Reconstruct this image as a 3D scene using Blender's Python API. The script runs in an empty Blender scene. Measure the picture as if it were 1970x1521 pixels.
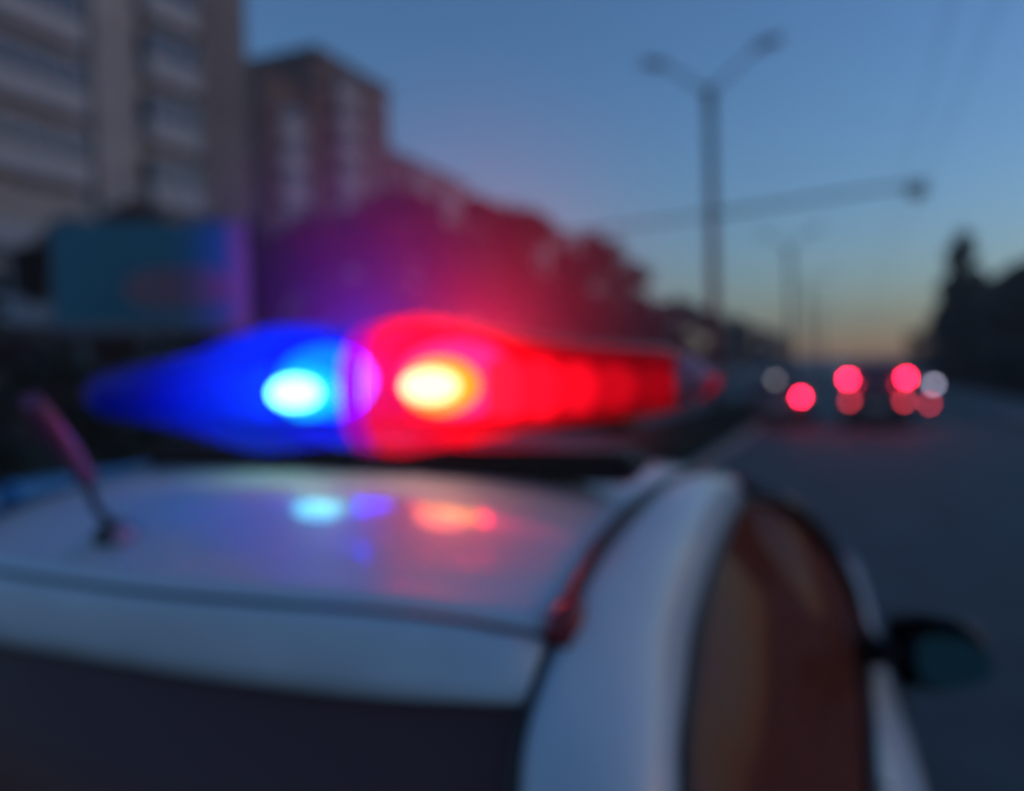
import bpy, bmesh, math, random
from mathutils import Vector, Matrix, Euler
random.seed(7)
R = math.radians
sc = bpy.context.scene
C = sc.collection

# ------------------------------------------------------------------ camera, sky, sun, exposure
CAM_Z = 1.69
YAW = 23.5
cam = bpy.data.cameras.new('camera')
camo = bpy.data.objects.new('camera', cam); C.objects.link(camo)
camo.location = (0, 0, CAM_Z)
camo.rotation_euler = (Euler((R(90 - 1.45), 0, R(YAW))).to_matrix() @ Matrix.Rotation(R(-1.5), 3, 'Z')).to_euler()
cam.sensor_width = 36
cam.lens = 36 * 1500 / 1970
cam.clip_start = 0.02
cam.clip_end = 6000
cam.dof.use_dof = True
cam.dof.focus_distance = 0.25
cam.dof.aperture_fstop = 3.16
sc.camera = camo

SUN_EL, SUN_AZ = 0.8, 62.0            # azimuth: degrees clockwise from +Y
w = bpy.data.worlds.new('World'); sc.world = w; w.use_nodes = True
nt = w.node_tree; nt.nodes.clear()
sky = nt.nodes.new('ShaderNodeTexSky'); sky.sky_type = 'NISHITA'
sky.sun_disc = False
sky.sun_elevation = R(SUN_EL); sky.sun_rotation = R(SUN_AZ)
sky.air_density = 1.0; sky.dust_density = 0.5; sky.ozone_density = 3.2
bg = nt.nodes.new('ShaderNodeBackground'); bg.inputs['Strength'].default_value = 0.15
ow = nt.nodes.new('ShaderNodeOutputWorld')
nt.links.new(sky.outputs[0], bg.inputs[0]); nt.links.new(bg.outputs[0], ow.inputs[0])

sl = bpy.data.lights.new('sun', 'SUN'); sl.energy = 0.05; sl.angle = R(12); sl.color = (1, .8, .6)
so = bpy.data.objects.new('sun', sl); C.objects.link(so)
sd = Vector((math.sin(R(SUN_AZ)) * math.cos(R(SUN_EL)), math.cos(R(SUN_AZ)) * math.cos(R(SUN_EL)), math.sin(R(SUN_EL))))
so.rotation_euler = sd.to_track_quat('Z', 'Y').to_euler(); so.location = sd * 50

sc.view_settings.view_transform = 'Standard'; sc.view_settings.look = 'None'
sc.view_settings.gamma = 1; sc.view_settings.use_curve_mapping = False
sc.view_settings.exposure = 2.2
sc.render.engine = 'CYCLES'
cy = sc.cycles
cy.use_denoising = True
cy.max_bounces = 8; cy.diffuse_bounces = 3; cy.glossy_bounces = 4; cy.transmission_bounces = 4
cy.transparent_max_bounces = 12; cy.volume_bounces = 0
cy.sample_clamp_direct = 0; cy.sample_clamp_indirect = 6
cy.caustics_reflective = False; cy.caustics_refractive = False

# ------------------------------------------------------------------ helpers
def obj(name, me, mat=None, parent=None, loc=None):
    if isinstance(me, bmesh.types.BMesh):
        m = bpy.data.meshes.new(name); me.to_mesh(m); me.free(); me = m
    if mat is not None and not me.materials: me.materials.append(mat)
    o = bpy.data.objects.new(name, me); C.objects.link(o)
    if parent: o.parent = parent
    if loc: o.location = loc
    return o
def empty(name, loc, rz=0):
    o = bpy.data.objects.new(name, None); C.objects.link(o); o.empty_display_size = .2
    o.location = loc; o.rotation_euler = (0, 0, rz); return o
def tag(o, label=None, cat=None, group=None, kind=None):
    if label: o['label'] = label
    if cat: o['category'] = cat
    if group: o['group'] = group
    if kind: o['kind'] = kind
    return o
def smooth(me):
    for p in me.polygons: p.use_smooth = True
def bm_smooth(bm):
    for f in bm.faces: f.smooth = True
    return bm
def box(bm, c, s, bevel=0.0, rot=None):
    r = bmesh.ops.create_cube(bm, size=1)
    vs = r['verts']
    M = Matrix.Translation(c)
    if rot: M = M @ Euler(rot).to_matrix().to_4x4()
    M = M @ Matrix.Diagonal((s[0], s[1], s[2], 1))
    bmesh.ops.transform(bm, matrix=M, verts=vs)
    if bevel:
        es = list({e for v in vs for e in v.link_edges})
        bmesh.ops.bevel(bm, geom=es, offset=bevel, segments=2, affect='EDGES')
    return bm
def boxm(c, s, bevel=0.0, rot=None): return box(bmesh.new(), c, s, bevel, rot)
def tube(bm, pts, rad, n=10, cap=True):
    pts = [Vector(p) for p in pts]
    if not isinstance(rad, (list, tuple)): rad = [rad] * len(pts)
    rings = []
    up = Vector((0, 0, 1))
    for i, p in enumerate(pts):
        d = (pts[min(i + 1, len(pts) - 1)] - pts[max(i - 1, 0)]).normalized()
        a = d.cross(up)
        if a.length < .05: a = d.cross(Vector((1, 0, 0)))
        a.normalize(); b = d.cross(a)
        rings.append([bm.verts.new(p + rad[i] * (math.cos(2 * math.pi * k / n) * a + math.sin(2 * math.pi * k / n) * b)) for k in range(n)])
    for r0, r1 in zip(rings, rings[1:]):
        for k in range(n):
            f = bm.faces.new((r0[k], r0[(k + 1) % n], r1[(k + 1) % n], r1[k])); f.smooth = True
    if cap:
        bm.faces.new(rings[0][::-1]); bm.faces.new(rings[-1])
    return bm
def tubem(pts, rad, n=10, cap=True): return tube(bmesh.new(), pts, rad, n, cap)
def lathe(bm, prof, c, axis='z', n=24):
    rings = []
    for r, h in prof:
        ring = []
        for k in range(n):
            a = 2 * math.pi * k / n
            p = (r * math.cos(a), r * math.sin(a), h) if axis == 'z' else (h, r * math.cos(a), r * math.sin(a))
            ring.append(bm.verts.new(Vector(c) + Vector(p)))
        rings.append(ring)
    for r0, r1 in zip(rings, rings[1:]):
        for k in range(n):
            f = bm.faces.new((r0[k], r0[(k + 1) % n], r1[(k + 1) % n], r1[k])); f.smooth = True
    bm.faces.new(rings[0][::-1]); bm.faces.new(rings[-1])
    return bm
def loft(rows, closed=False, sm=True):
    bm = bmesh.new()
    vr = [[bm.verts.new(p) for p in r] for r in rows]
    n = len(rows[0])
    for a, b in zip(vr, vr[1:]):
        for k in range(n if closed else n - 1):
            f = bm.faces.new((a[k], a[(k + 1) % n], b[(k + 1) % n], b[k])); f.smooth = sm
    bmesh.ops.recalc_face_normals(bm, faces=bm.faces[:])
    return bm
def thicken(o, t, off=-1):
    m = o.modifiers.new('solid', 'SOLIDIFY'); m.thickness = t; m.offset = off; return o
def interp(tab, x):
    if x <= tab[0][0]: return tab[0][1]
    for (a, fa), (b, fb) in zip(tab, tab[1:]):
        if x <= b:
            t = (x - a) / (b - a); return fa + (fb - fa) * t
    return tab[-1][1]
def catmull(pts, n):
    pts = [Vector(p) for p in pts]
    out = []
    m = len(pts) - 1
    for i in range(n):
        s = i / (n - 1) * m; k = min(int(s), m - 1); t = s - k
        p0 = pts[max(k - 1, 0)]; p1 = pts[k]; p2 = pts[k + 1]; p3 = pts[min(k + 2, m)]
        out.append(.5 * ((2 * p1) + (p2 - p0) * t + (2 * p0 - 5 * p1 + 4 * p2 - p3) * t * t + (3 * p1 - p0 - 3 * p2 + p3) * t ** 3))
    return out

# ------------------------------------------------------------------ materials
def mat(name, col, rough=.6, noise=None, scale=5.0, metal=0, coat=0, bump=0, spec=.5):
    m = bpy.data.materials.new(name); m.use_nodes = True
    t = m.node_tree; b = t.nodes['Principled BSDF']
    b.inputs['Base Color'].default_value = (*col, 1); b.inputs['Roughness'].default_value = rough
    b.inputs['Metallic'].default_value = metal; b.inputs['Coat Weight'].default_value = coat
    b.inputs['Coat Roughness'].default_value = .03
    b.inputs['Specular IOR Level'].default_value = spec
    if noise:
        tc = t.nodes.new('ShaderNodeTexCoord'); nz = t.nodes.new('ShaderNodeTexNoise')
        nz.inputs['Scale'].default_value = scale; nz.inputs['Detail'].default_value = 6
        rp = t.nodes.new('ShaderNodeValToRGB')
        rp.color_ramp.elements[0].position = .3; rp.color_ramp.elements[1].position = .7
        rp.color_ramp.elements[0].color = (*[c * (1 - noise) for c in col], 1)
        rp.color_ramp.elements[1].color = (*[min(1, c * (1 + noise)) for c in col], 1)
        t.links.new(tc.outputs['Object'], nz.inputs['Vector']); t.links.new(nz.outputs['Fac'], rp.inputs[0])
        t.links.new(rp.outputs[0], b.inputs['Base Color'])
        if bump:
            bp = t.nodes.new('ShaderNodeBump'); bp.inputs['Strength'].default_value = bump
            bp.inputs['Distance'].default_value = .02
            t.links.new(nz.outputs['Fac'], bp.inputs['Height']); t.links.new(bp.outputs[0], b.inputs['Normal'])
    return m
def emis(name, col, s):
    m = bpy.data.materials.new(name); m.use_nodes = True
    b = m.node_tree.nodes['Principled BSDF']
    b.inputs['Base Color'].default_value = (*[min(1, c) * .5 for c in col], 1)
    b.inputs['Emission Color'].default_value = (*col, 1); b.inputs['Emission Strength'].default_value = s
    return m
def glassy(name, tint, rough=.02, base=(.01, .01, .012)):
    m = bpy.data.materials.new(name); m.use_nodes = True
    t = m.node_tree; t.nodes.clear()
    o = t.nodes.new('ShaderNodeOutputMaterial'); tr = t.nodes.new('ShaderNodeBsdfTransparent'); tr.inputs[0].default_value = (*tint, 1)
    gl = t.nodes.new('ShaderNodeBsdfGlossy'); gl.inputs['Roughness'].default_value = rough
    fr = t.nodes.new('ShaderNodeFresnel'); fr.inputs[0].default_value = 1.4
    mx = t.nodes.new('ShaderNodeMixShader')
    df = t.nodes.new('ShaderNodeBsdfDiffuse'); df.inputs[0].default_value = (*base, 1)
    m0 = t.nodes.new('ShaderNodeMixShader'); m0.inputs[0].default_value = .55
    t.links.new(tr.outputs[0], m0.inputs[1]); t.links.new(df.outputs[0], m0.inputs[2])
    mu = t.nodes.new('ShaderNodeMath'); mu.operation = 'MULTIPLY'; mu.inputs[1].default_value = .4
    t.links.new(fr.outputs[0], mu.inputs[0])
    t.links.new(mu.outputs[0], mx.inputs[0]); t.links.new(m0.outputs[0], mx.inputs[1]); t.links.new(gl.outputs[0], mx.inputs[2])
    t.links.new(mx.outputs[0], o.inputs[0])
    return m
def lensmat(name, tint, trans, clear=.5):
    """coloured plastic dome: part clear, part light-spreading, glossy outside"""
    m = bpy.data.materials.new(name); m.use_nodes = True
    t = m.node_tree; t.nodes.clear()
    o = t.nodes.new('ShaderNodeOutputMaterial'); tr = t.nodes.new('ShaderNodeBsdfTransparent'); tr.inputs[0].default_value = (*tint, 1)
    tl = t.nodes.new('ShaderNodeBsdfTranslucent'); tl.inputs[0].default_value = (*trans, 1)
    df = t.nodes.new('ShaderNodeBsdfDiffuse'); df.inputs[0].default_value = (*[c * .6 for c in trans], 1)
    m0 = t.nodes.new('ShaderNodeMixShader'); m0.inputs[0].default_value = .25
    t.links.new(tl.outputs[0], m0.inputs[1]); t.links.new(df.outputs[0], m0.inputs[2])
    m1 = t.nodes.new('ShaderNodeMixShader'); m1.inputs[0].default_value = clear
    t.links.new(m0.outputs[0], m1.inputs[1]); t.links.new(tr.outputs[0], m1.inputs[2])
    gl = t.nodes.new('ShaderNodeBsdfGlossy'); gl.inputs['Roughness'].default_value = .08
    fr = t.nodes.new('ShaderNodeFresnel'); fr.inputs[0].default_value = 1.12
    m2 = t.nodes.new('ShaderNodeMixShader')
    t.links.new(fr.outputs[0], m2.inputs[0]); t.links.new(m1.outputs[0], m2.inputs[1]); t.links.new(gl.outputs[0], m2.inputs[2])
    t.links.new(m2.outputs[0], o.inputs[0])
    return m

M = {
 'asphalt': mat('asphalt', (.060, .070, .070), .75, .25, 1.5, bump=.2),
 'grass': mat('grass_soil', (.035, .045, .02), .9, .5, 2.0, bump=.5),
 'earth': mat('earth', (.05, .05, .035), .9, .4, .4),
 'pave': mat('paving', (.12, .14, .14), .8, .2, 3),
 'kerb': mat('kerb_concrete', (.28, .28, .27), .8, .2, 6),
 'paint': mat('white_car_paint', (.58, .65, .71), .4, .03, 4, coat=.8, spec=.35),
 'paint_dusty': mat('dusty_white_paint', (.60, .655, .70), .5, .08, 9, coat=.1),
 'base_gloss': mat('gloss_black_plastic', (.015, .014, .018), .25, .1, 20),
 'black': mat('black_plastic', (.012, .012, .013), .4, .2, 20),
 'rubber': mat('rubber', (.015, .014, .014), .7, .3, 30),
 'seat': mat('seat_cloth', (.05, .032, .026), .9, .3, 60),
 'rim': mat('rim_alloy', (.5, .5, .52), .3, .1, 8, metal=1),
 'barrier': mat('barrier_blue_lit', (.01, .28, .60), .45, .12, 3),  # blue beacon light on the road put into the colour
 'mirror': mat('mirror_glass', (.30, .62, .58), .12, .02, 2, metal=1),
 'wallA': mat('grey_brown_panel_wall', (.38, .36, .345), .85, .18, .6, bump=.2),
 'pier': mat('brown_panel_wall', (.20, .17, .16), .85, .18, .6, bump=.2),
 'wallB': mat('red_brown_brick_wall', (.15, .095, .085), .85, .2, .5, bump=.2),
 'wallC': mat('dull_pink_panel_wall', (.20, .145, .13), .85, .2, .4, bump=.2),
 'wallD': mat('dark_panel_wall', (.13, .11, .10), .85, .2, .4, bump=.2),
 'pale': mat('pale_loggia_panel', (.44, .44, .45), .7, .1, 2),
 'frame': mat('white_window_frame', (.6, .6, .6), .5, .05, 5),
 'pane': mat('window_glass', (.03, .035, .045), .06, .3, 1, spec=.9),
 'roofing': mat('roof_felt', (.05, .05, .052), .9, .3, 1),
 'concrete': mat('pole_concrete', (.11, .11, .105), .85, .2, 4),
 'steel': mat('painted_steel', (.10, .11, .11), .5, .2, 6),
 'wire': mat('cable_black', (.02, .02, .02), .6, .2, 10),
 'bark': mat('bark', (.045, .035, .028), .9, .4, 8, bump=.4),
 'board': mat('billboard_print_blue', (.003, .17, .25), .45, .2, .35),
 'board_pink': mat('billboard_print_pink', (.22, .12, .17), .5, .15, .8),
 'board_frame': mat('billboard_frame', (.17, .17, .21), .5, .1, 3),
 'glass': glassy('car_glass', (.12, .08, .065), .02, (.28, .070, .045)),  # brown diffuse base stands in for reflections and red spill on the glass
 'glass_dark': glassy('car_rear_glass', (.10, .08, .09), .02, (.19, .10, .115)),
 'lens_red': lensmat('red_dome_plastic', (1.0, .30, .20), (.95, .012, .075), .62),
 'lens_blue': lensmat('blue_dome_plastic', (.20, .55, 1.0), (.006, .035, .95), .62),
 'lens_mid': lensmat('violet_blend_dome', (.40, .008, .5), (.30, .008, .40), .5),  # violet tint paints the blend of red and blue light at the centre
 'lens_end': mat('smoked_cap_plastic', (.34, .12, .18), .55, .1, 10),
 'lamp_red': emis('lamp_red_lit', (4.6, 2.2, 1.6), 1.0),
 'lamp_blue': emis('lamp_blue_lit', (1.8, 3.8, 2.8), 1.0),
 'halo_red': emis('halo_red_lit', (1.6, .50, .0), 1.0),
 'halo_blue': emis('halo_blue_lit', (.0, .38, .30), 1.0),
 'strip_red': emis('fill_red_lit', (1.0, .02, .05), 3.0),
 'strip_blue': emis('fill_blue_lit', (.0, .06, 1.0), 1.6),
 'tail_lit': emis('tail_lamp_lit', (1.0, .010, .050), 17),
 'tail_dim': emis('tail_lamp_dim', (1.0, .06, .10), 1.5),
 'tail_off': mat('tail_lamp_red', (.25, .01, .015), .2, .1, 10),
 'white_lit': emis('white_lamp_lit', (.75, .72, 1.0), 1.2),
 'white_dim': emis('white_lamp_dim', (.85, .8, .85), .3),
 'car_dark': mat('dark_car_paint', (.03, .032, .04), .35, .1, 3, coat=1),
 'car_grey': mat('grey_car_paint', (.10, .10, .11), .35, .1, 3, coat=1),
}
def leafmat(name, c):
    m = mat(name, c, .7, .45, 1.2); return m
M['leaf_dark'] = leafmat('leaves_dark', (.030, .040, .026))
M['leaf_mid'] = leafmat('leaves_mid', (.036, .040, .026))
M['leaf_olive'] = leafmat('leaves_olive', (.12, .108, .075))
M['leaf_rust'] = leafmat('leaves_rust', (.070, .030, .020))

# ------------------------------------------------------------------ setting: ground, road, verges
def sheet(name, x0, x1, y0, y1, z, m, kind='structure'):
    bm = bmesh.new()
    nx = 1; ny = 1
    vs = [bm.verts.new(p) for p in ((x0, y0, z), (x1, y0, z), (x1, y1, z), (x0, y1, z))]
    bm.faces.new(vs)
    o = obj(name, bm, m); o['kind'] = kind; return o
RL, RR = -2.35, 4.2
sheet('ground', -450, 450, -150, 720, -.004, M['earth'])
sheet('road', RL, RR, -60, 640, 0.0, M['asphalt'])
sheet('opposite_road', -12.2, -5.6, -60, 640, 0.0, M['asphalt'])
def slab(name, x0, x1, y0, y1, z0, z1, m):
    o = obj(name, boxm(((x0 + x1) / 2, (y0 + y1) / 2, (z0 + z1) / 2), (x1 - x0, y1 - y0, z1 - z0)), m); o['kind'] = 'structure'; return o
med = slab('median_verge', -5.45, RL - .15, -60, 640, -.1, .10, M['grass'])
pav = slab('pavement', RR + .15, 6.6, -60, 640, -.1, .11, M['pave'])
ver = slab('grass_verge', -20, -12.35, -60, 640, -.1, .10, M['grass'])
kst = boxm((0, 0, 0), (.148, .985, .26), .02)
kme = bpy.data.meshes.new('kerb_stone'); kst.to_mesh(kme); kst.free(); kme.materials.append(M['kerb'])
for par, x, a, b in ((med, RL - .075, 4, 60), (pav, RR + .075, 10, 60)):
    for i in range(a, b):
        k = obj('kerb_stone', kme, None, par, (x, i + .5, .0 + random.uniform(-.006, .006)))
    for ya, yb in ((-60, a), (b, 640)):
        f = obj('kerb_run', boxm((x, (ya + yb) / 2, 0), (.148, yb - ya - .02, .26)), M['kerb'], par)
# grass tufts on the median
def tufts(name, x0, x1, y0, y1, z, n, m):
    vs, fs = [], []
    for i in range(n):
        x = random.uniform(x0, x1); y = y0 + (y1 - y0) * random.random() ** 1.6
        for k in range(3):
            a = random.uniform(0, 6.28); h = random.uniform(.05, .16); d = .02
            b = len(vs)
            vs += [(x + d * math.cos(a), y + d * math.sin(a), z), (x - d * math.cos(a), y - d * math.sin(a), z), (x + random.uniform(-.06, .06), y + random.uniform(-.06, .06), z + h)]
            fs.append((b, b + 1, b + 2))
    me = bpy.data.meshes.new(name); me.from_pydata(vs, [], fs)
    o = obj(name, me, m); tag(o, 'short dull grass growing on the median beside the road', 'grass', kind='stuff'); return o
tufts('grass', -5.4, RL - .2, 3, 60, .098, 14000, M['leaf_mid'])
# low far hills closing the road
rows = []
for j, (d, hh) in enumerate(((520, 0), (570, 10), (620, 14), (690, 0))):
    rows.append([(-430 + i * 24.5, d + 15 * math.sin(i * .3), (hh * (.55 + .45 * math.sin(i * .45 + 1.3) * math.sin(i * .17)) if hh else -1)) for i in range(36)])
hl = obj('hills', loft(rows), M['leaf_dark']); hl['kind'] = 'structure'

# ------------------------------------------------------------------ apartment buildings (street face looks +X)
win_cache = {}
def window_mesh(w_, h_):
    k = (round(w_, 2), round(h_, 2))
    if k not in win_cache:
        bm = bmesh.new(); t = .09
        for c, s in (((0, 0, h_ / 2 - t / 2), (.10, w_, t)), ((0, 0, -h_ / 2 + t / 2), (.16, w_ + .1, t)),
                     ((0, w_ / 2 - t / 2, 0), (.10, t, h_ - 2 * t)), ((0, -w_ / 2 + t / 2, 0), (.10, t, h_ - 2 * t)), ((0, w_ * .12, 0), (.08, .07, h_ - 2 * t))):
            box(bm, c, s)
        a = bpy.data.meshes.new('window'); bm.to_mesh(a); bm.free(); a.materials.append(M['frame'])
        bm = boxm((0, 0, 0), (.03, w_ - 2 * t, h_ - 2 * t))
        b = bpy.data.meshes.new('pane'); bm.to_mesh(b); bm.free(); b.materials.append(M['pane'])
        win_cache[k] = (a, b)
    return win_cache[k]
def add_window(root, x, y, z, w_, h_, rz=0):
    a, b = window_mesh(w_, h_)
    o = obj('window', a, None, root, (x, y, z)); o.rotation_euler = (0, 0, rz)
    obj('pane', b, None, o, (-.02, 0, 0))
log_cache = {}
def add_loggia(root, x, y, z, w_, d=1.1, glazed=True, ph=1.1, gh=1.35):
    k = (round(w_, 2), d, glazed, ph, gh)
    if k not in log_cache:
        bm = bmesh.new()
        box(bm, (d / 2, 0, 0), (d, w_, .16))                              # slab
        box(bm, (d - .05, 0, .08 + ph / 2), (.1, w_, ph))                 # front panel
        for s in (-1, 1): box(bm, (d / 2 - .05, s * (w_ / 2 - .05), .08 + ph / 2), (d - .1, .1, ph))
        a = bpy.data.meshes.new('balcony'); bm.to_mesh(a); bm.free(); a.materials.append(M['pale'])
        g = None; f = None
        if glazed:
            bm = bmesh.new(); zt = .08 + ph + gh / 2
            n = max(2, round(w_ / 1.2))
            for i in range(n + 1): box(bm, (d - .05, -w_ / 2 + .04 + (w_ - .08) * i / n, zt), (.08, .08, gh))
            box(bm, (d / 2, 0, zt + gh / 2 + .05), (d, w_, .1))
            f = bpy.data.meshes.new('balcony_frame'); bm.to_mesh(f); bm.free(); f.materials.append(M['frame'])
            bm = bmesh.new()
            box(bm, (d - .05, 0, zt), (.03, w_ - .16, gh - .01))
            for s in (-1, 1): box(bm, (d / 2 - .06, s * (w_ / 2 - .06), zt), (d - .2, .03, gh - .01))
            g = bpy.data.meshes.new('pane'); bm.to_mesh(g); bm.free(); g.materials.append(M['pane'])
        log_cache[k] = (a, f, g)
    a, f, g = log_cache[k]
    o = obj('balcony', a, None, root, (x, y, z))
    if g: obj('balcony_frame', f, None, o); obj('pane', g, None, o)
def building(label, xf, y0, y1, h, depth, wm, bays, storey=3.0, group='apartment blocks along the far side of the road', endwin=0, tower=None, base=1.2, name='apartment_building'):
    """bays: list of (y, kind, width)"""
    root = empty(name, (xf - depth / 2, (y0 + y1) / 2, 0))
    ox, oy = root.location.x, root.location.y
    obj('wall', boxm((0, 0, h / 2), (depth, y1 - y0, h)), wm, root)
    bm = bmesh.new()
    box(bm, (0, 0, h + .25), (depth + .5, y1 - y0 + .5, .5)); box(bm, (0, 0, h + .9), (depth * .4, 3, 1.0))
    obj('roof', bm, M['roofing'], root)
    n = int((h - base) / storey)
    for y, kind, w_ in bays:
        if 'pier' in kind:
            obj('pier', boxm((depth / 2 + .3, y - oy, h / 2 - .2), (.62, w_, h - .4)), M['pier'] if kind == 'dark_pier' else wm, root); continue
        for i in range(n):
            z = base + i * storey
            if kind == 'win': add_window(root, depth / 2 + .03, y - oy, z + 1.6, w_, 1.5)
            elif kind == 'log': add_loggia(root, depth / 2, y - oy, z, w_, 1.1, True)
            elif kind == 'open': add_loggia(root, depth / 2, y - oy, z, w_, 1.1, False, 1.5)
    for k in range(endwin):
        for i in range(n):
            add_window(root, -depth / 2 + depth * (k + .5) / endwin, y0 - oy - .03, base + i * storey + 1.6, 1.6, 1.5, -math.pi / 2)
    if tower:
        ty0, ty1, th = tower
        obj('tower', boxm((.4, (ty0 + ty1) / 2 - oy, th / 2), (depth, ty1 - ty0, th)), wm, root)
        bm = bmesh.new(); box(bm, (.4, (ty0 + ty1) / 2 - oy, th + .3), (depth + .6, ty1 - ty0 + .6, .6))
        box(bm, (2.0, ty0 + 8 - oy, th + .9), (4, 4, .8))
        obj('roof', bm, M['roofing'], root)
        for i in range(int((th - 2) / storey)):
            add_loggia(root, depth / 2 + .4, ty0 + 4.2 - oy, base + i * storey, 3.0)
            add_window(root, depth / 2 + .44, ty1 - 3.6 - oy, base + i * storey + 1.6, 1.5, 1.5)
    tag(root, label, 'building', group)
    return root
XA = -36
building('tall grey brown block with pale balcony columns, nearest the camera', XA, 8, 40.1, 36, 14, M['wallA'],
         [(11, 'log', 5.2), (17.2, 'log', 5.2), (24.6, 'log', 6.6), (30.0, 'pier', 2.6), (33.6, 'log', 3.6), (38.0, 'dark_pier', 4.0)], storey=3.5)
XB = -50
building('red brown block with a taller roof tower, second from the near end', XB, 57.5, 79.8, 31.0, 14, M['wallB'],
         [(58.7, 'pier', 2.0), (61.5, 'log', 3.2), (64.6, 'pier', 1.4)], endwin=2, tower=(66, 79.8, 35.2))
building('dull pink block stepping down just beyond the roof tower', XB, 81.5, 101, 28.6, 14, M['wallC'],
         [(82.5, 'win', 1.6), (86.2, 'log', 3.2), (90, 'win', 1.6), (93.6, 'log', 3.2), (97.4, 'win', 1.6)], endwin=2)
building('dark brown block between the dull pink block and the long far block', XB, 104.5, 131, 28.0, 14, M['wallD'],
         [(106, 'win', 1.6), (110, 'log', 3.2), (114, 'win', 1.6), (118, 'log', 3.2), (122, 'win', 1.6), (126, 'win', 1.6)], endwin=2, tower=(124, 131, 29.6))
building('brick block rising above the far end of the trees', XB, 134, 160, 28.6, 14, M['wallB'],
         [(135 + 4 * i, 'log' if i % 2 else 'win', 3.0 if i % 2 else 1.6) for i in range(6)], endwin=2)
building('low distant block far down the road behind bare treetops', XB, 185, 258, 21.5, 14, M['wallC'],
         [(192 + 5 * i, 'win', 1.8) for i in range(11)], endwin=2)
building('small dark house among the trees on the right of the road', 28, 82, 100, 10.2, 14, M['wallD'], [], group='low houses right of the road', endwin=4, name='house')

# ------------------------------------------------------------------ trees
def crown_mesh(name, h0, h1, rad, n, leaf, m, narrow=False, seed=1):
    rnd = random.Random(seed)
    vs, fs = [], []
    cl = []
    for i in range(17 if not narrow else 34):
        t = (i + rnd.random()) / (17 if not narrow else 34)
        z = h0 + (h1 - h0) * t
        prof = math.sin(math.pi * min(1, .12 + .85 * t)) ** .6 if not narrow else (1 - t) ** .32 * min(1, t * 5 + .25)
        a = rnd.uniform(0, 6.28); r = rad * prof * math.sqrt(rnd.random()) * .85
        cl.append((r * math.cos(a), r * math.sin(a), z, rad * rnd.uniform(.20, .50) * (1.0 if narrow else 1) * (1 - (.4 if narrow else .35) * t)))
    for i in range(n):
        cx, cy_, cz, cr = rnd.choice(cl)
        d = Vector((rnd.gauss(0, 1), rnd.gauss(0, 1), rnd.gauss(0, .8))).normalized() * cr * (rnd.random() ** .45)
        p = Vector((cx, cy_, cz)) + d
        e = Euler((rnd.uniform(-1, 1), rnd.uniform(-1, 1), rnd.uniform(0, 6.28)))
        s = leaf * rnd.uniform(.6, 1.3)
        b = len(vs)
        for q in ((-s, 0, 0), (0, -s * .5, .05 * s), (s, 0, 0), (0, s * .5, .05 * s)):
            v = Vector(q); v.rotate(e); vs.append(p + v)
        fs.append((b, b + 1, b + 2, b + 3))
    me = bpy.data.meshes.new('crown'); me.from_pydata(vs, [], fs); me.materials.append(m)
    return me
def trunk_mesh(h0, h1, r, seed=1, spread=1.5):
    rnd = random.Random(seed); bm = bmesh.new()
    top = (rnd.uniform(-.2, .2), rnd.uniform(-.2, .2), h0 + (h1 - h0) * .75)
    tube(bm, [(0, 0, -.1), (.04, .02, h0 * .6), (top[0] * .5, top[1] * .5, h0 * 1.2), top], [r * 1.3, r, r * .8, r * .15], 8)
    for i in range(7):
        a = i * 2.4 + rnd.random(); z = h0 * (.9 + .14 * i)
        L = spread * rnd.uniform(.6, 1)
        tube(bm, [(0.02, 0.02, z), (L * .5 * math.cos(a), L * .5 * math.sin(a), z + L * .45), (L * math.cos(a), L * math.sin(a), z + L * .95)], [r * .45, r * .3, r * .06], 6)
    me = bpy.data.meshes.new('trunk'); bm.to_mesh(me); bm.free(); me.materials.append(M['bark']); return me
kinds = []
for s, m in ((1, 'leaf_rust'), (2, 'leaf_mid'), (3, 'leaf_dark')):
    kinds.append((crown_mesh('crown', 1.6, 6.6, 2.5, 5200, .17, M[m], seed=s), trunk_mesh(1.7, 6.6, .16, s)))
kolive = (crown_mesh('crown', 1.6, 6.6, 2.5, 5200, .17, M['leaf_olive'], seed=5), trunk_mesh(1.7, 6.6, .16, 5))
pop = (crown_mesh('crown', .6, 11.0, 2.7, 12000, .24, M['leaf_olive'], True, 9), trunk_mesh(1.2, 11, .2, 9, .8))
bush = [crown_mesh('bush', .1, 1.6, 1.1, 2600, .10, M[m], seed=20 + i) for i, m in enumerate(('leaf_dark', 'leaf_mid'))]
def tree(x, y, k, s, label, group, z=.08):
    cm, tm = k
    r = empty('broadleaf_tree' if k is not pop else 'poplar_tree', (x, y, z), random.uniform(0, 6.28)); r.scale = (s * random.uniform(.9, 1.1), s * random.uniform(.9, 1.1), s)
    obj('crown', cm, None, r); obj('trunk', tm, None, r)
    tag(r, label, 'tree', group); return r
G1 = 'trees lining the far side of the road'
G2 = 'dark bushy tree far down the row, small against the low distant block'
G3 = 'tall maroon-lit tree in the unbroken row behind the red half of the light bar'
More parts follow.
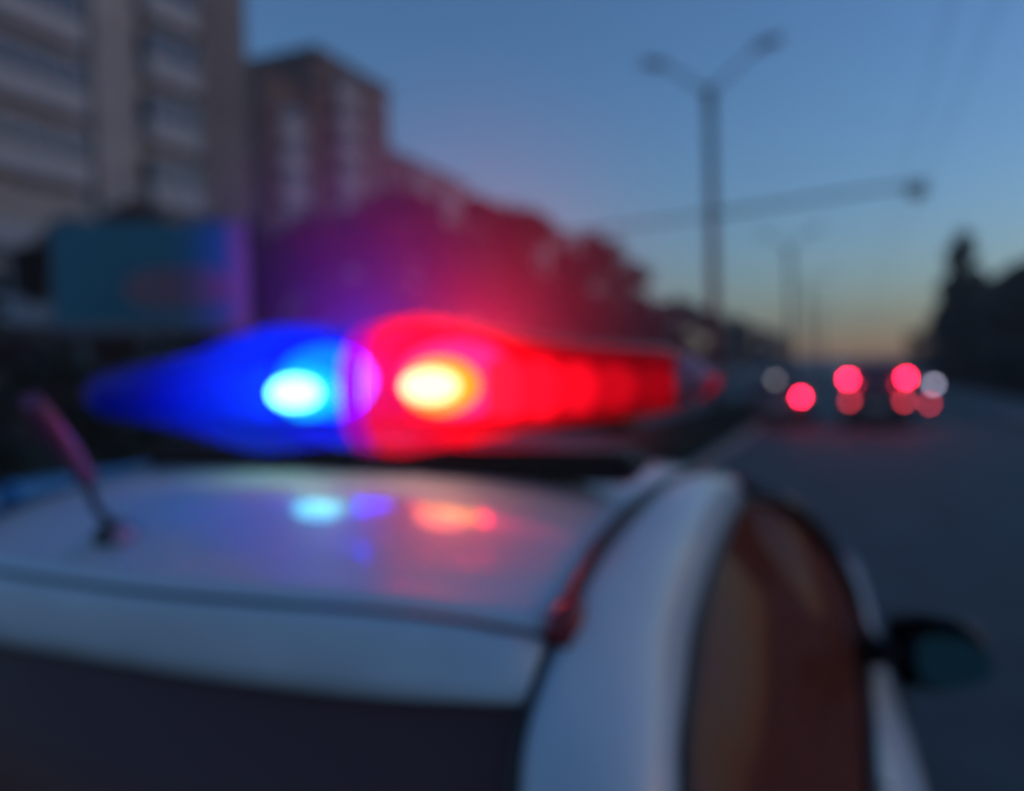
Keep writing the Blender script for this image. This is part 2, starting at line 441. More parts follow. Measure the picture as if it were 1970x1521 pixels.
far_trees = [(-23.5, 12.5, 2, .95, 'dark green tree at the left edge, left of the billboard'),
             (-24.5, 18.0, 0, 1.05, 'rust-leaved tree rising directly behind the billboard'),
             (-23.5, 21.5, 0, 1.2, 'rust-leaved tree whose top shows above the right end of the billboard'),
             (-23, 25, 1, 1.2, 'dull green tree standing just right of the billboard'),
             (-22.5, 28, 0, 1.3, 'rust-leaved tree in front of the gap between the two nearest blocks'),
             (-23, 31.5, 1, 1.4, 'dull green tree in front of the left half of the red brown block'),
             (-22, 34.5, 0, 1.55, 'rust-leaved tree in front of the roof tower of the red brown block'),
             (-22.5, 38, 1, 1.75, 'tall dull green tree at the right edge of the roof tower block'),
             (-21.5, 42, 0, 1.3, G3), (-22, 46.5, 1, 1.9, G3), (-21, 51, 0, 1.4, G3), (-21.5, 55.5, 2, 1.98, G3), (-21, 60, 0, 1.4, G3),
             (-20.5, 65, 1, 1.98, 'last tall tree of the row before it drops to smaller trees'),
             (-21, 71, 0, 1.25, G2), (-20.5, 77, 2, 1.78, G2), (-20, 84, 0, 1.3, G2), (-19.5, 92, 1, 1.5, G2), (-18.5, 103, 0, 1.55, G2), (-18, 116, 2, 1.5, G2),
             (-17.5, 132, 0, 1.5, G2), (-16.5, 150, 1, 1.4, G2), (-16, 172, 0, 1.5, G2), (-15, 200, 2, 1.4, G2)]
for x, y, k, s, lab in far_trees:
    tree(x, y, kinds[k], s, lab, G1, 0)
tree(7.9, 66, pop, 1.0, 'tall narrow poplar rising above the bushes right of the road', 'poplars right of the road', 0)
for x, y, k, s in ((9.8, 52, 2, 1.12), (8.8, 60, 1, .85), (11, 60, 2, 1.2), (12.5, 74, 2, 1.4), (9.5, 80, 1, 1.1), (8.6, 96, 2, .95), (9.4, 45, 2, .95), (8.4, 120, 1, .9), (8.4, 38, 1, .62), (8.2, 57, 2, .95), (8.6, 71, 2, 1.05)):
    tree(x, y, kolive if k != 1 else kinds[2], s, 'dark bushy tree in the clump right of the road', 'trees right of the road', 0)
def bushes(lst, label, group):
    for x, y, s in lst:
        o = obj('bush', random.choice(bush), None, None, (x, y, .05)); o.scale = (s, s, s * random.uniform(.85, 1.2)); o.rotation_euler.z = random.uniform(0, 6)
        tag(o, label, 'bush', group)
bushes([(7.9, 30 + 4.2 * i + random.uniform(-1, 1), random.uniform(.9, 1.5)) for i in range(14)], 'low dark bush at the edge of the right pavement', 'bushes along the right pavement')
bushes([(-14.6 + random.uniform(-1.5, 1.5), 5.5 + 2.6 * i, random.uniform(1.0, 1.5)) for i in range(16)], 'dark bush on the grass verge across the road', 'bushes on the far verge')

# ------------------------------------------------------------------ street lamps, wires
def lamp_post(y, label):
    r = empty('street_lamp', (-3.82, y, .10))
    obj('pole', tubem([(0, 0, -.1), (0, 0, 4), (0, 0, 9.9)], [.19, .16, .13], 14), M['concrete'], r)
    obj('collar', tubem([(0, 0, 9.5), (0, 0, 10.2)], .16, 14), M['steel'], r)
    for s in (-1, 1):
        a = obj('arm', tubem([(0, 0, 9.85), (s * .08, 0, 10.05), (s * .7, 0, 10.58), (s * 1.35, 0, 11.1)], [.06, .055, .05, .045], 8), M['steel'], r)
        bm = bmesh.new()
        box(bm, (s * 1.70, 0, 11.23), (.85, .30, .16), .05, (0, -s * R(14), 0))
        obj('lamp_head', bm, M['steel'], r)
        obj('lamp_glass', boxm((s * 1.75, 0, 11.14), (.55, .22, .05), .02, (0, -s * R(14), 0)), M['frame'], r)
    tag(r, label, 'street lamp', 'double arm lamp posts on the median'); return r
lamp_post(24.5, 'nearest double arm lamp post, tall against the sky')
lamp_post(58.7, 'second double arm lamp post, shorter in the distance')
lamp_post(88, 'third double arm lamp post, low above the far road')
lamp_post(120, 'farthest double arm lamp post, tiny by the horizon')
def wire(pts, r, label, group, name='overhead_wire'):
    o = obj(name, tubem(pts, r, 6), M['wire']); tag(o, label, 'wire', group); return o
def sag(a, b, d, n=14):
    a = Vector(a); b = Vector(b)
    return [a.lerp(b, i / n) - Vector((0, 0, d * 4 * (i / n) * (1 - i / n))) for i in range(n + 1)]
wire([(-3.7, 24.5, 6.45), (-1.5, 24.45, 6.56), (2.05, 24.4, 6.72)], [.06, .055, .05], 'straight horizontal arm reaching over the road from the nearest lamp post', 'arm and cable on the nearest lamp post', 'mast_arm')
wire(sag((-14, 24.3, 6.25), (-3.95, 24.5, 6.45), .05), .045, 'cable running left from the nearest lamp post towards the blocks', 'arm and cable on the nearest lamp post')
for x, lab in ((1.35, 'left wire of the trolley pair above the right lane'), (1.95, 'right wire of the trolley pair above the right lane')):
    wire([(x, y, 6.75 + .12 * math.cos(y * .21)) for y in range(-8, 200, 8)], .008, lab, 'pair of trolley wires')
def signal(x, y, z, label):
    r = empty('hanging_fitting', (x, y, z))
    obj('bracket', tubem([(0, 0, .28), (0, 0, .0)], .03, 8), M['steel'], r)
    obj('housing', boxm((0, 0, -.02), (.6, .2, .2), .06), M['steel'], r)
    obj('lens', lathe(bmesh.new(), [(.16, -.22), (.16, -.16), (.1, -.15)], (0, 0, 0), n=12), M['frame'], r)
    tag(r, label, 'hanging lamp', 'lamps hanging over the road'); return r
signal(1.75, 24.4, 6.52, 'small grey unlit lamp hanging at the end of the horizontal arm over the road')

def barrier(x, y, rz, label):  # added row; its blue stands in for beacon light on the far road
    bm = bmesh.new()
    pr_ = [(-.25, 0), (-.25, .18), (-.15, .36), (-.09, .92), (-.07, .98), (.07, .98), (.09, .92), (.15, .36), (.25, .18), (.25, 0)]
    bm = loft([[Vector((a * k, yy, z * (1 if k == 1 else .985))) for a, z in pr_] for yy, k in ((-.78, .94), (-.75, 1), (.75, 1), (.78, .94))], True, False)
    bm.faces.new(bm.verts[:10][::-1]); bm.faces.new(bm.verts[-10:])
    r = obj('blue_light_barrier', bm, M['barrier'], None, (x, y, .10)); r.rotation_euler.z = rz
    obj('filler_cap', lathe(bmesh.new(), [(.06, .98), (.06, 1.0), (.04, 1.01)], (0, -.3, 0), n=12), M['black'], r)
    obj('coupling', tubem([(0, .78, .2), (0, .78, .8)], .035, 8), M['black'], r)
    tag(r, label, 'barrier', 'added barriers coloured as blue-lit road'); return r
for i, (x, y) in enumerate(((-5.0, 2.4), (-4.95, 4.05), (-4.9, 5.7), (-4.9, 7.35))):
    barrier(x, y, random.uniform(-.03, .03), ('added barrier coloured as blue-lit road, nearest the camera, left of the antenna', 'added barrier coloured as blue-lit road, second from the left, behind the antenna',
            'added barrier coloured as blue-lit road, third from the left, under the blue lamp', 'added barrier coloured as blue-lit road, farthest along the row, behind the light bar')[i])

# ------------------------------------------------------------------ billboard
bb = empty('billboard', (-17.9, 16.1, .08), R(31))
obj('panel', boxm((0, 0, 4.62), (5.2, .25, 3.1), .02), M['board_frame'], bb)
obj('poster', boxm((-.18, -.135, 4.72), (4.65, .012, 2.78)), M['board'], bb)
bm = bmesh.new()
vs = [bm.verts.new((.75 + 1.45 * math.cos(a * math.pi / 20), -.147, 4.28 + .68 * math.sin(a * math.pi / 20) * (1 + .12 * math.cos(a * math.pi / 10)))) for a in range(40)]
bm.faces.new(vs)
obj('printed_shape', bm, M['board_pink'], bb)
for s in (-1, 1): obj('post', tubem([(s * 1.9, .1, -.1), (s * 1.9, .1, 3.1)], .12, 10), M['steel'], bb)
tag(bb, 'blue billboard with a pinkish oval print behind the police car', 'billboard')
wl = empty('low_wall', (-20.2, 14.5, 0), R(55))
obj('wall', boxm((0, 0, 1.0), (16, .25, 2.0), .02), mat('dark_red_wall', (.10, .03, .035), .85, .2, 1.0), wl)
obj('coping', boxm((0, 0, 2.04), (16.1, .35, .08), .02), M['kerb'], wl)
tag(wl, 'dark red low wall under the blue billboard', 'wall')

# ------------------------------------------------------------------ traffic ahead
def wheel(root, x, y, r=.32, w_=.2):
    o = obj('wheel', lathe(bmesh.new(), [(r * .66, -w_ / 2), (r * .95, -w_ / 2), (r, -w_ / 3), (r, w_ / 3), (r * .95, w_ / 2), (r * .66, w_ / 2)], (0, 0, 0), 'x', 24), M['rubber'], root, (x, y, r))
    obj('rim', lathe(bmesh.new(), [(r * .2, -w_ * .35), (r * .64, -w_ * .46), (r * .64, w_ * .46), (r * .2, w_ * .35)], (0, 0, 0), 'x', 20), M['rim'], o)
    return o
def simple_car(name, label, cat, x, y, W, L, H, paint, belt, rear_slope, lamps, hood=True):
    """origin at rear centre on the ground, heading +Y. lamps: (lat, z, w, h, material, partname)"""
    r = empty(name, (x, y, 0))
    hw = W / 2
    st = [(0, .90, .55, belt * .95), (.06, .97, .36, belt), (.5, 1, .26, belt), (L * .55, 1, .26, belt), (L * .75, .99, .26, belt * .97 if hood else belt), (L * .95, .93, .28, belt * .82 if hood else belt), (L, .82, .4, belt * .7)]
    rows = []
    for yy, k, zb, zt in st:
        a = hw * k
        rows.append([Vector(p) for p in ((-a * .9, yy, zb), (-a, yy, zb + .12), (-a * 1.0, yy, (zb + zt) / 2 + .1), (-a * .93, yy, zt), (0, yy, zt + .03), (a * .93, yy, zt), (a, yy, (zb + zt) / 2 + .1), (a, yy, zb + .12), (a * .9, yy, zb), (0, yy, zb - .02))])
    bm = loft(rows, True)
    bm.faces.new([v for v in bm.verts[:10]][::-1]); bm.faces.new([v for v in bm.verts[-10:]])
    obj('body', bm, paint, r)
    y0 = .12; y1 = L * (.62 if hood else .78)
    t0 = y0 + rear_slope; t1 = y1 - L * .17
    rows = []
    for a, zf, ya, yb in ((.88, 0, y0, y1), (.80, .55, y0 + rear_slope * .55, y1 - L * .10), (.70, .93, t0, t1)):
        z = belt + (H - belt) * zf; b = hw * a
        rows.append([Vector(p) for p in ((-b, ya, z), (-b * .6, ya - .04, z), (b * .6, ya - .04, z), (b, ya, z), (b, (ya + yb) / 2, z), (b, yb, z), (b * .6, yb + .06, z), (-b * .6, yb + .06, z), (-b, yb, z), (-b, (ya + yb) / 2, z))])
    obj('windows', loft(rows, True), M['pane'], r)
    b = hw * .69
    obj('roof', boxm((0, (t0 + t1) / 2, belt + (H - belt) * .965), (b * 2 + .06, t1 - t0 + .1, (H - belt) * .09), .03), paint, r)
    for s in (-1, 1):
        obj('pillar', tubem([(s * hw * .885, y0 - .0, belt), (s * hw * .80, y0 + rear_slope * .55, belt + (H - belt) * .55), (s * b, t0, belt + (H - belt) * .95)], .05, 8), paint, r)
        wheel(r, s * (hw - .12), .75); wheel(r, s * (hw - .12), L - .85)
        obj('mirror', boxm((s * (hw + .1), y1 - .2, belt + .1), (.2, .1, .14), .03), paint, r)
    obj('bumper', boxm((0, -.02, .45), (W * .92, .12, .2), .04), paint, r)
    obj('number_plate', boxm((0, -.09, .62), (.5, .02, .11)), M['frame'], r)
    for lat, z, w_, h_, m, pn in lamps:
        obj(pn, boxm((lat, -.03 if z > .5 else -.085, z), (w_, .09, h_), .015), m, r)
    tag(r, label, cat); return r
# pixel -> (u, v) at height z, used to place lamps where they stand on the road
def ground_ray(px, py, z):
    t = (px - 985) / 1500; a = math.atan(t) - R(YAW)
    k = math.tan(a)                       # u / v
    Zc = (CAM_Z - z) * 1500 / (py - 705)
    v = Zc / (math.cos(R(YAW)) - k * math.sin(R(YAW)))
    return k * v, v
u1, v1 = ground_ray(1632, 728, 1.36); u2, v2 = ground_ray(1745, 729, 1.36)
vm = (v1 + v2) / 2; um = (u1 + u2) / 2; dl = (u2 - u1) / 2
simple_car('minivan', 'dark minivan ahead with both high brake lamps lit', 'van', um, vm, dl * 2 + .32, 4.4, 1.78, M['car_dark'], 1.08, .22,
           [(-dl, 1.36, .13, .13, M['tail_lit'], 'brake_lamp'), (dl, 1.36, .13, .13, M['tail_lit'], 'brake_lamp'),
            (-dl + .04, .76, .13, .12, M['tail_dim'], 'reflector_lamp'), (dl - .05, .74, .13, .12, M['tail_dim'], 'reflector_lamp')], hood=False)
u, v = ground_ray(1541, 760, .86)
simple_car('parked_car', 'grey hatchback by the median with only its right tail lamp lit', 'car', u - .62, v, 1.68, 4.0, 1.46, M['car_grey'], .95, .5,
           [(.62, .86, .13, .13, M['tail_lit'], 'tail_lamp'), (-.62, .86, .13, .13, M['tail_off'], 'tail_lamp')])
u, v = ground_ray(1788, 780, .55)
dp = empty('marker_post', (u, v, 0))
obj('post', boxm((0, .03, .75), (.12, .06, 1.5), .01), M['steel'], dp)
obj('base', boxm((0, .03, .03), (.4, .4, .06), .02), M['rubber'], dp)
obj('red_lamp', lathe(bmesh.new(), [(.02, -.06), (.065, -.05), (.07, .05), (.02, .06)], (-.0, -.04, .55), n=12), M['tail_dim'], dp)
obj('white_lamp', lathe(bmesh.new(), [(.02, -.07), (.07, -.05), (.075, .05), (.02, .07)], (.12, -.04, 1.11), n=12), M['white_lit'], dp)
tag(dp, 'slim marker post with a white lamp over a red lamp', 'marker post')
u, v = ground_ray(1492, 730, 1.3)
dp = empty('bollard_light', (u, v, .1))
obj('post', tubem([(0, 0, -.1), (0, 0, 1.12)], .05, 10), M['steel'], dp)
obj('lamp', lathe(bmesh.new(), [(.03, 1.12), (.09, 1.14), (.09, 1.30), (.03, 1.33)], (0, 0, 0), n=12), M['white_dim'], dp)
tag(dp, 'short bollard with a dim white lamp on the grass median', 'bollard light')

# ------------------------------------------------------------------ police car (lat = across, v = forward, z = up)
CX, CYO = -.86, 2.45
car = empty('police_car', (CX, CYO, 0))
tag(car, 'white police car with lit blue and red light bar, close in front', 'police car')
def P(lat, v, z): return Vector((lat + math.copysign(.05 * min(1, abs(lat) / .3), lat) - (.08 * min(1, (-lat - .2) / .3) if lat < -.2 else 0), v - CYO, z))
def PB(lat, v, z): return Vector((lat + .05, v - CYO, z))
ZC = [(.70, 1.420), (.73, 1.430), (.80, 1.447), (.9, 1.478), (1.0, 1.505), (1.2, 1.538), (1.4, 1.540), (1.6, 1.528), (1.78, 1.500), (1.92, 1.460)]
ZE = [(.80, 1.398), (.84, 1.408), (.90, 1.429), (.98, 1.455), (1.115, 1.477), (1.28, 1.487), (1.5, 1.484), (1.75, 1.468), (1.86, 1.452)]
def vr(lat): return .725 + (.085 if lat > 0 else .045) * (abs(lat) / .5) ** 2.2
def roof_z(lat, v):
    k = (abs(lat) / .5) ** (3 if lat > 0 else 5)
    return interp(ZC, v) * (1 - k) + interp(ZE, v) * k
rows = []
for i in range(29):
    f = i / 28
    row = []
    for j in range(25):
        lat = -.495 + .99 * j / 24
        v0 = vr(lat); v1_ = 1.92 - .06 * (lat / .5) ** 2
        v = v0 + (v1_ - v0) * f
        k = (abs(lat) / .5) ** (3 if lat > 0 else 5)
        z = interp(ZC, v) * (1 - k) + interp(ZE, v) * k
        row.append(P(lat, v, z))
    rows.append(row)
bm = loft(rows)
for _ in range(3): bmesh.ops.smooth_vert(bm, verts=[v for v in bm.verts if not v.is_boundary], factor=.5)
ro = obj('roof', bm, M['paint'], car); thicken(ro, .02)
# tailgate top strip (spoiler) below the roof seam
rows = []
for f in (0, .25, .5, .75, 1):
    row = []
    for j in range(25):
        lat = -.497 + .994 * j / 24; k = (abs(lat) / .5)
        v0 = vr(lat) - .012; z0 = roof_z(lat, vr(lat)) - .004
        v1_ = .695 + (.04 if lat > 0 else .01) * k ** 2; z1 = 1.338 + (.014 if lat > 0 else -.012) * k ** 3
        b = .005 * math.sin(math.pi * f) * (1 if f < 1 else 0)
        row.append(P(lat, v0 + (v1_ - v0) * f - b, z0 + (z1 - z0) * f + b * .5))
    rows.append(row)
sp = obj('tailgate_top', loft(rows), M['paint_dusty'], car); thicken(sp, .02)
obj('seam', tubem([P(l_, vr(l_) - .004, roof_z(l_, vr(l_)) - .008) for l_ in [-.49 + .98 * j / 24 for j in range(25)]], .009, 6), M['black'], car)
# rear glass
rows = []
for f in [i / 8 for i in range(9)]:
    row = []
    for j in range(17):
        lat = (-.49 + .98 * j / 16) * (1 + .07 * f); k = (abs(lat) / .5) ** 2
        row.append(P(lat, .715 + .045 * k - .135 * f - .02 * math.sin(math.pi * f), 1.334 + .014 * min(1, k) ** 2 - .37 * f))
    rows.append(row)
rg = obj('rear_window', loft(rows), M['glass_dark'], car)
# rear wiper on the glass
obj('rear_wiper', tubem([P(.12, .60, 1.08), P(.17, .628, 1.165), P(.31, .655, 1.225)], [.012, .010, .007], 6), M['steel'], car)
# quarter panel / roof side, window edge curve W, molding and tailgate cut curve Lc
Lc = [(.503, 1.86, 1.452), (.505, 1.55, 1.482), (.505, 1.29, 1.487), (.505, 1.0, 1.458), (.505, .84, 1.407), (.505, .738, 1.356), (.51, .685, 1.290), (.53, .60, 1.1), (.55, .56, .95)]
Wc = [(.592, 1.86, 1.400), (.588, 1.765, 1.408), (.595, 1.49, 1.400), (.600, 1.28, 1.372), (.605, 1.105, 1.332), (.616, .985, 1.298), (.640, .81, 1.248), (.69, .70, 1.10), (.76, .615, .95)]
Nc = [(.6, 0, .8)] * 4 + [(.6, -.25, .7), (.6, -.45, .6), (.65, -.65, .35), (.65, -.75, .1), (.65, -.75, 0)]
Bc = [.018, .020, .024, .030, .036, .042, .048, .055, .06]
N = 33
L2, W2, N2 = catmull(Lc, N), catmull(Wc, N), catmull(Nc, N)
for s in (1, -1):
    rows = []
    for i in range(N):
        b = interp([(k / 8, Bc[k]) for k in range(9)], i / (N - 1))
        n = N2[i].normalized(); row = []
        for j in range(11):
            t = j / 10
            p = L2[i].lerp(W2[i], t) + n * b * math.sin(math.pi * t) ** .8
            row.append(P(s * p.x, p.y, p.z))
        rows.append(row)
    q = obj('quarter_panel', loft(rows), M['paint'], car); thicken(q, .015)
    # roof moulding; red bead near the tailgate paints the bar's reflected light
    mp = [P(s * .50, 1.84, 1.455)] + [P(s * .50, v, interp(ZE, v) + .001) for v in (1.7, 1.55, 1.4, 1.29, 1.15, 1.0, .9, .825)]
    obj('roof_moulding', tubem(mp, .011, 6), M['black'], car)
    obj('moulding_red_glint', tubem([P(s * .508, .87, 1.424), P(s * .508, .84, 1.412), P(s * .506, .80, 1.394)], [.012, .020, .016], 8), M['tail_off'], car)
    # tailgate side gap
    obj('tailgate_gap', tubem([P(s * .502, p.y + .004, p.z - .004) for p in L2[17:]], .009, 6), M['black'], car)
    # A pillar
    A = [(.575, 1.80, 1.440), (.63, 1.82, 1.408), (.668, 1.85, 1.390), (.732, 2.04, 1.292), (.80, 2.19, 1.125), (.828, 2.26, 1.0), (.842, 2.34, .955)]
    obj('front_pillar', tubem([P(s * a, b, c) for a, b, c in catmull(A, 16)], .018, 8), M['base_gloss'], car)
    # side glass from window edge to belt
    top = [Vector(p) for p in ((.590, 1.70, 1.406), (.595, 1.49, 1.400), (.600, 1.28, 1.372), (.605, 1.105, 1.332), (.616, .985, 1.298), (.640, .81, 1.248), (.69, .70, 1.10))]
    fr = [Vector(p) for p in ((.785, 2.18, 1.12), (.718, 2.03, 1.285), (.655, 1.84, 1.382), (.61, 1.76, 1.404))]
    edge = catmull([(.815, 2.27, .99)] + fr + top + [(.77, .63, .955)], 44)
    rows = []
    for i, e in enumerate(edge):
        bp = Vector((.832 - .0 if e.y > .9 else .832 - (.9 - e.y) * .2, e.y, .95))
        rows.append([P(s * (e.lerp(bp, t).x + .022 * math.sin(math.pi * t) - .004), e.y, e.lerp(bp, t).z) for t in (0, .25, .5, .75, 1)])
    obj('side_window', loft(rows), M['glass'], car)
    obj('window_seal', tubem([P(s * (e.x + .003), e.y, e.z) for e in edge], .009, 6), M['black'], car)
    obj('middle_pillar', loft([[P(s * (a - .02), v + d, z) for d in (-.022, .022)] for a, v, z in ((.604, 1.50, 1.39), (.70, 1.52, 1.25), (.785, 1.53, 1.10), (.832, 1.53, .95))]), M['seat'], car)
    obj('belt_trim', tubem([P(s * (.838 - max(0, .8 - v) * .2), v, .952) for v in (.62, .8, 1.2, 1.6, 2.0, 2.34)], .011, 8), M['black'], car)
    # mirror
    mo = bmesh.new()
    prof = [(0, -.02), (.0, .055), (.06, .080), (.15, .075), (.205, .045), (.22, -.01), (.19, -.06), (.10, -.085), (.02, -.085)]
    r0 = [[P(s * (.878 + a * .96 * k + (1 - k) * .1), 2.0 + dv, 1.034 + b * 1.08 * k) for a, b in prof] for dv, k in ((-.005, .93), (.0, 1), (.05, 1), (.10, .82), (.135, .45))]
    mo = loft(r0, True); mo.faces.new(mo.verts[-9:][::-1]) if True else None
    mr = obj('wing_mirror', mo, M['black'], car)
    gm = bmesh.new(); gm.faces.new([gm.verts.new(P(s * (.940 + a * .70), 1.990, 1.020 + b * .72)) for a, b in prof]);
    obj('mirror_glass', gm, M['mirror'], mr)
    obj('mirror_arm', tubem([P(s * .80, 2.15, .97), P(s * .93, 2.07, 1.00)], [.04, .04], 8), M['black'], mr)
# lower body
ST = [(.40, .80, .34, .80), (.44, .90, .28, .90), (.56, .96, .24, .95), (.9, .995, .22, .95), (1.6, 1, .20, .95), (2.3, 1, .20, .95), (2.75, .99, .20, .965), (3.3, .98, .20, .90), (3.9, .95, .20, .83), (4.3, .87, .24, .72), (4.42, .75, .32, .58)]
def sect(v, k, zb, zt):
    a = .885 * k
    q = 1 + .065 * max(0, 1 - ((v - 1.45) / .95) ** 2)
    return [(a * .92, v, zb), (a * .99 * q, v, zb + .10), (a * 1.0 * q, v, zb + (zt - zb) * .55), (a * 1.0 * q, v, zb + (zt - zb) * .82), (a * .99 * q, v, zt - .07), (a * .965, v, zt - .015), (a * .938, v, zt)]
for s in (1, -1):
    rows = [[P(s * a, b, c) for a, b, c in sect(*t)] for t in ST]
    # smooth resample along v
    cols = list(zip(*rows)); cols = [catmull(c, 45) for c in cols]
    o = obj('body_side', loft([list(r) for r in zip(*cols)]), M['paint'], car)
    obj('door_handle', tubem([P(s * .925, 1.05, .82), P(s * .955, 1.12, .822), P(s * .925, 1.2, .82)], .012, 6), M['paint'], o)
    for vv in (.98, 1.53, 2.36):
        obj('door_gap', tubem([P(s * (.885 * 1.0 * q), vv, z) for q, z in ((.955, .942), (1.03, .88), (1.055, .78), (1.055, .6), (1.04, .32))], .006, 6), M['black'], o)
    wheel(car, s * .76, .98 - CYO + .05); wheel(car, s * .76, 3.62 - CYO)
    obj('headlight', boxm(P(s * .62, 4.30, .66), (.34, .16, .12), .04), M['frame'], car)
    obj('tail_lamp', boxm(P(s * .70, .415, .82), (.20, .12, .26), .04), M['tail_off'], car)
def hood_rows(a):
    return [[P(k * .885 * w_ * .938, v, z + .05 * (1 - k * k) * (1 if v > 2.6 else .3)) for k in [x / 8 - 1 for x in range(17)]] for v, w_, z in a]
obj('bonnet', loft(hood_rows([(2.5, 1, .95), (2.75, .99, .965), (3.3, .98, .90), (3.9, .95, .83), (4.3, .87, .72), (4.42, .75, .58)])), M['paint'], car)
obj('tailgate', loft([[P(k * .80 * w_, v, z) for k in [x / 8 - 1 for x in range(17)]] for v, w_, z in ((.60, .78, .965), (.56, .86, .95), (.50, .93, .90), (.44, .93, .80), (.42, .90, .62))]), M['paint'], car)
obj('rear_bumper', boxm(P(0, .44, .45), (1.52, .16, .34), .06), M['paint'], car)
obj('front_bumper', boxm(P(0, 4.40, .44), (1.40, .16, .30), .06), M['paint'], car)
obj('number_plate', boxm(P(0, .405, .74), (.52, .02, .112)), M['frame'], car)
# windscreen
rows = []
for f in [i / 8 for i in range(9)]:
    row = []
    for j in range(17):
        k = j / 8 - 1
        lat = k * (.57 + (.83 - .57) * f)
        v0 = 1.915 - .06 * k * k; v1_ = 2.72 - .36 * k * k
        z0 = 1.455 - .03 * k * k; z1 = .975
        row.append(P(lat, v0 + (v1_ - v0) * f, z0 + (z1 - z0) * f + .03 * math.sin(math.pi * f)))
    rows.append(row)
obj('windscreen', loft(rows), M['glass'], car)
# interior
bm = bmesh.new()
for c, s_ in ((P(0, 1.65, .28), (1.6, 2.1, .06)), (P(.80, 1.6, .60), (.03, 1.9, .66)), (P(-.80, 1.6, .60), (.03, 1.9, .66)), (P(0, .70, .60), (1.5, .04, .6)), (P(0, 2.62, .62), (1.6, .04, .62)), (P(0, .82, .93), (1.3, .26, .03))):
    box(bm, c, s_)
obj('interior', bm, M['seat'], car)
obj('roof_lining', boxm(P(0, 1.35, 1.375), (.98, .75, .012)), M['seat'], car)
for lat in (-.38, .38):
    st_ = obj('front_seat', boxm(P(lat, 1.78, .52), (.5, .5, .16), .05), M['seat'], car)
    obj('backrest', boxm(P(lat, 1.50, .84), (.48, .13, .58), .06, (R(12), 0, 0)), M['seat'], st_)
    obj('headrest', boxm(P(lat, 1.43, 1.20), (.26, .09, .17), .04, (R(8), 0, 0)), M['seat'], st_)
rs = obj('rear_seat', boxm(P(0, 1.12, .52), (1.3, .45, .18), .05), M['seat'], car)
obj('backrest', boxm(P(0, .93, .80), (1.3, .14, .5), .05, (R(14), 0, 0)), M['seat'], rs)
for lat in (-.4, .4): obj('headrest', boxm(P(lat, .88, 1.10), (.26, .09, .15), .04, (R(8), 0, 0)), M['seat'], rs)
obj('dashboard', boxm(P(0, 2.36, .86), (1.5, .42, .2), .06), M['black'], car)
bm = bmesh.new(); ring = [P(-.38 + .18 * math.cos(a * math.pi / 12), 2.10 + .07 * math.sin(a * math.pi / 12), .92 + .165 * math.sin(a * math.pi / 12)) for a in range(25)]
tube(bm, ring, .014, 8)
obj('steering_wheel', bm, M['black'], car)
# antenna
an = obj('antenna', lathe(bmesh.new(), [(.030, -.012), (.032, .0), (.026, .014), (.012, .022), (.004, .024)], PB(-.225, .845, 1.462), n=16), M['black'], car)
obj('whip', tubem([PB(-.222, .84, 1.475), PB(-.17, .77, 1.52), PB(-.103, .705, 1.572)], [.007, .006, .006], 8), M['rubber'], an)
obj('whip_sleeve', tubem([PB(-.103, .705, 1.572), PB(-.065, .645, 1.622), PB(-.023, .58, 1.677)], [.012, .014, .012], 10), mat('antenna_sleeve_purple_lit', (.22, .05, .14), .5, .2, 30), an)  # purple light on the whip put into the sleeve colour
obj('knob', lathe(bmesh.new(), [(.003, -.016), (.013, -.011), (.017, 0), (.013, .011), (.003, .016)], PB(-.185, .825, 1.468), n=14), mat('antenna_knob_glint', (.55, .30, .45), .3, .1, 10, coat=1), an)  # pink base colour paints a magenta glint

# ------------------------------------------------------------------ light bar (part of the car)
LV, LZ = 1.18, 1.672
HH = [(0, .105), (.08, .122), (.15, .126), (.22, .112), (.32, .086), (.45, .066), (.56, .054), (.625, .044)]  # humped at the lamps; the dome shape stands in for their halo
def lb_sec(lat, k=1.0):
    a = min(1, abs(lat) / .625)
    hh = interp(HH, abs(lat))
    d = .150 - .050 * a ** 2
    e = max(0.0, (a - .86) / .14)
    q = math.sqrt(max(.05, 1 - e * e))
    zc = LZ - .002 + .004 * a
    return hh * q * k, d * (.55 + .45 * q) * k, zc
def lens(l0, l1, n=20, m=28, lo=-.80):
    rows = []
    for i in range(n + 1):
        lat = l0 + (l1 - l0) * i / n
        hh, d, zc = lb_sec(lat)
        row = []
        for j in range(m + 1):
            a = -math.asin(-lo) + (math.pi + 2 * math.asin(-lo)) * j / m
            c, s_ = math.cos(a), math.sin(a)
            row.append(PB(lat, LV + d * math.copysign(abs(c) ** .75, c), zc + hh * math.copysign(abs(s_) ** .8, s_)))
        rows.append(row)
    return loft(rows)
lb = obj('light_bar', boxm(PB(0, LV + .02, LZ - .062), (1.0, .10, .020), .008), M['black'], car)
obj('red_dome', lens(.104, .585, 36), M['lens_red'], lb)
obj('blue_dome', lens(.060, -.585, 44), M['lens_blue'], lb)
obj('centre_dome', lens(.062, .102, 4), M['lens_mid'], lb)
for s in (1, -1):
    obj('end_cap', lens(s * .587, s * .625, 8), M['lens_end'], lb)
def ellipsoid(c, r, n=16, mm=10):
    bm = bmesh.new(); bmesh.ops.create_uvsphere(bm, u_segments=n, v_segments=mm, radius=1)
    bmesh.ops.transform(bm, matrix=Matrix.Translation(c) @ Matrix.Diagonal((*r, 1)), verts=bm.verts[:]); return bm_smooth(bm)
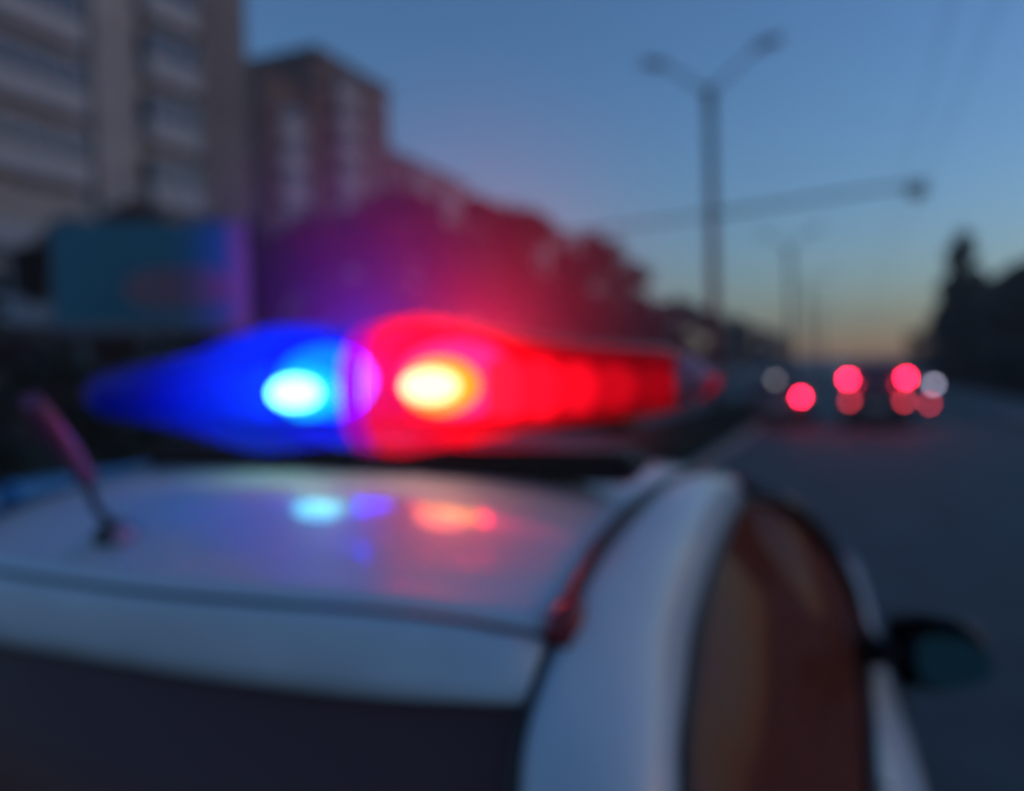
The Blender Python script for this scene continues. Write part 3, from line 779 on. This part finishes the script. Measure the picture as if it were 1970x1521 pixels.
for s, x, dz, m_, b_ in ((-1, -.132, -.003, 'lamp_blue', 'halo_blue'), (1, .154, .004, 'lamp_red', 'halo_red')):
    obj('lamp', ellipsoid(PB(x, LV - .02, LZ + dz), (.056, .02, .029)), M[m_], lb)
    obj('lamp_rim_glow', ellipsoid(PB(x, LV + .015, LZ + dz), (.078, .02, .049)), M[b_], lb)  # glowing shell added to paint the coloured rim round the lamp core
for s, x, c in ((1, .154, (1.0, .003, .05)), (-1, -.132, (.0, .025, 1.0))):
    obj('roof_glow_disc', ellipsoid(PB(x, LV + .07, LZ + .016), (.118, .012, .070)), emis('roof_glow_lit', c, 10.0 if s > 0 else 6.5), lb)
for s, mm, ff in ((1, 'strip_red', (.85, .48, .27, .14, .06)), (-1, 'strip_blue', (.35, .14, .06, .03, .01))):
    for i, f in enumerate(ff):
        obj('dome_fill', boxm(PB(s * (.262 + .066 * i), LV + .045, LZ - .004), (.0655, .02, .110 - .014 * i), .012), emis('dome_fill_' + mm[6:], *((( 1.0, .012, .09), f) if s > 0 else ((.0, .05, 1.0), f))), lb)  # glowing blocks added to brighten the domes towards their ends
obj('mounting_base', boxm(PB(.0, LV + .02, 1.545), (1.02, .12, .05), .015), M['base_gloss'], lb)
# spots added ahead of the bar; lit haze stands in for lens glare
def beam(lat, col, power, yaw=0, el=24, half=52):
    l = bpy.data.lights.new('haze_glow_spot', 'SPOT'); l.energy = power; l.color = col
    l.spot_size = R(half * 2); l.spot_blend = 1; l.shadow_soft_size = .02
    o = bpy.data.objects.new('haze_glow_spot', l); C.objects.link(o); o.parent = car
    o.location = PB(lat, LV + .19, LZ + .02)
    d = Vector((math.sin(R(yaw)) * math.cos(R(el)), math.cos(R(yaw)) * math.cos(R(el)), math.sin(R(el))))
    o.rotation_euler = (-d).to_track_quat('Z', 'Y').to_euler()
    return o
beam(.15, (1, .02, .10), 6200, -26, 7, 21)
beam(-.135, (.02, .02, 1), 4800, -34, 8, 14)

# ------------------------------------------------------------------ haze
hz = obj('haze', boxm((0, 285, 20.0), (910, 880, 42.5)), None); hz['kind'] = 'stuff'
hm = bpy.data.materials.new('haze'); hm.use_nodes = True; t = hm.node_tree; t.nodes.clear()
o_ = t.nodes.new('ShaderNodeOutputMaterial'); pv = t.nodes.new('ShaderNodeVolumePrincipled')
pv.inputs['Color'].default_value = (.9, .92, .95, 1); pv.inputs['Density'].default_value = .0014; pv.inputs['Anisotropy'].default_value = 0.0
t.links.new(pv.outputs[0], o_.inputs['Volume'])
hz.data.materials.append(hm)
tag(hz, 'thin evening haze in the air over the whole street', 'haze')
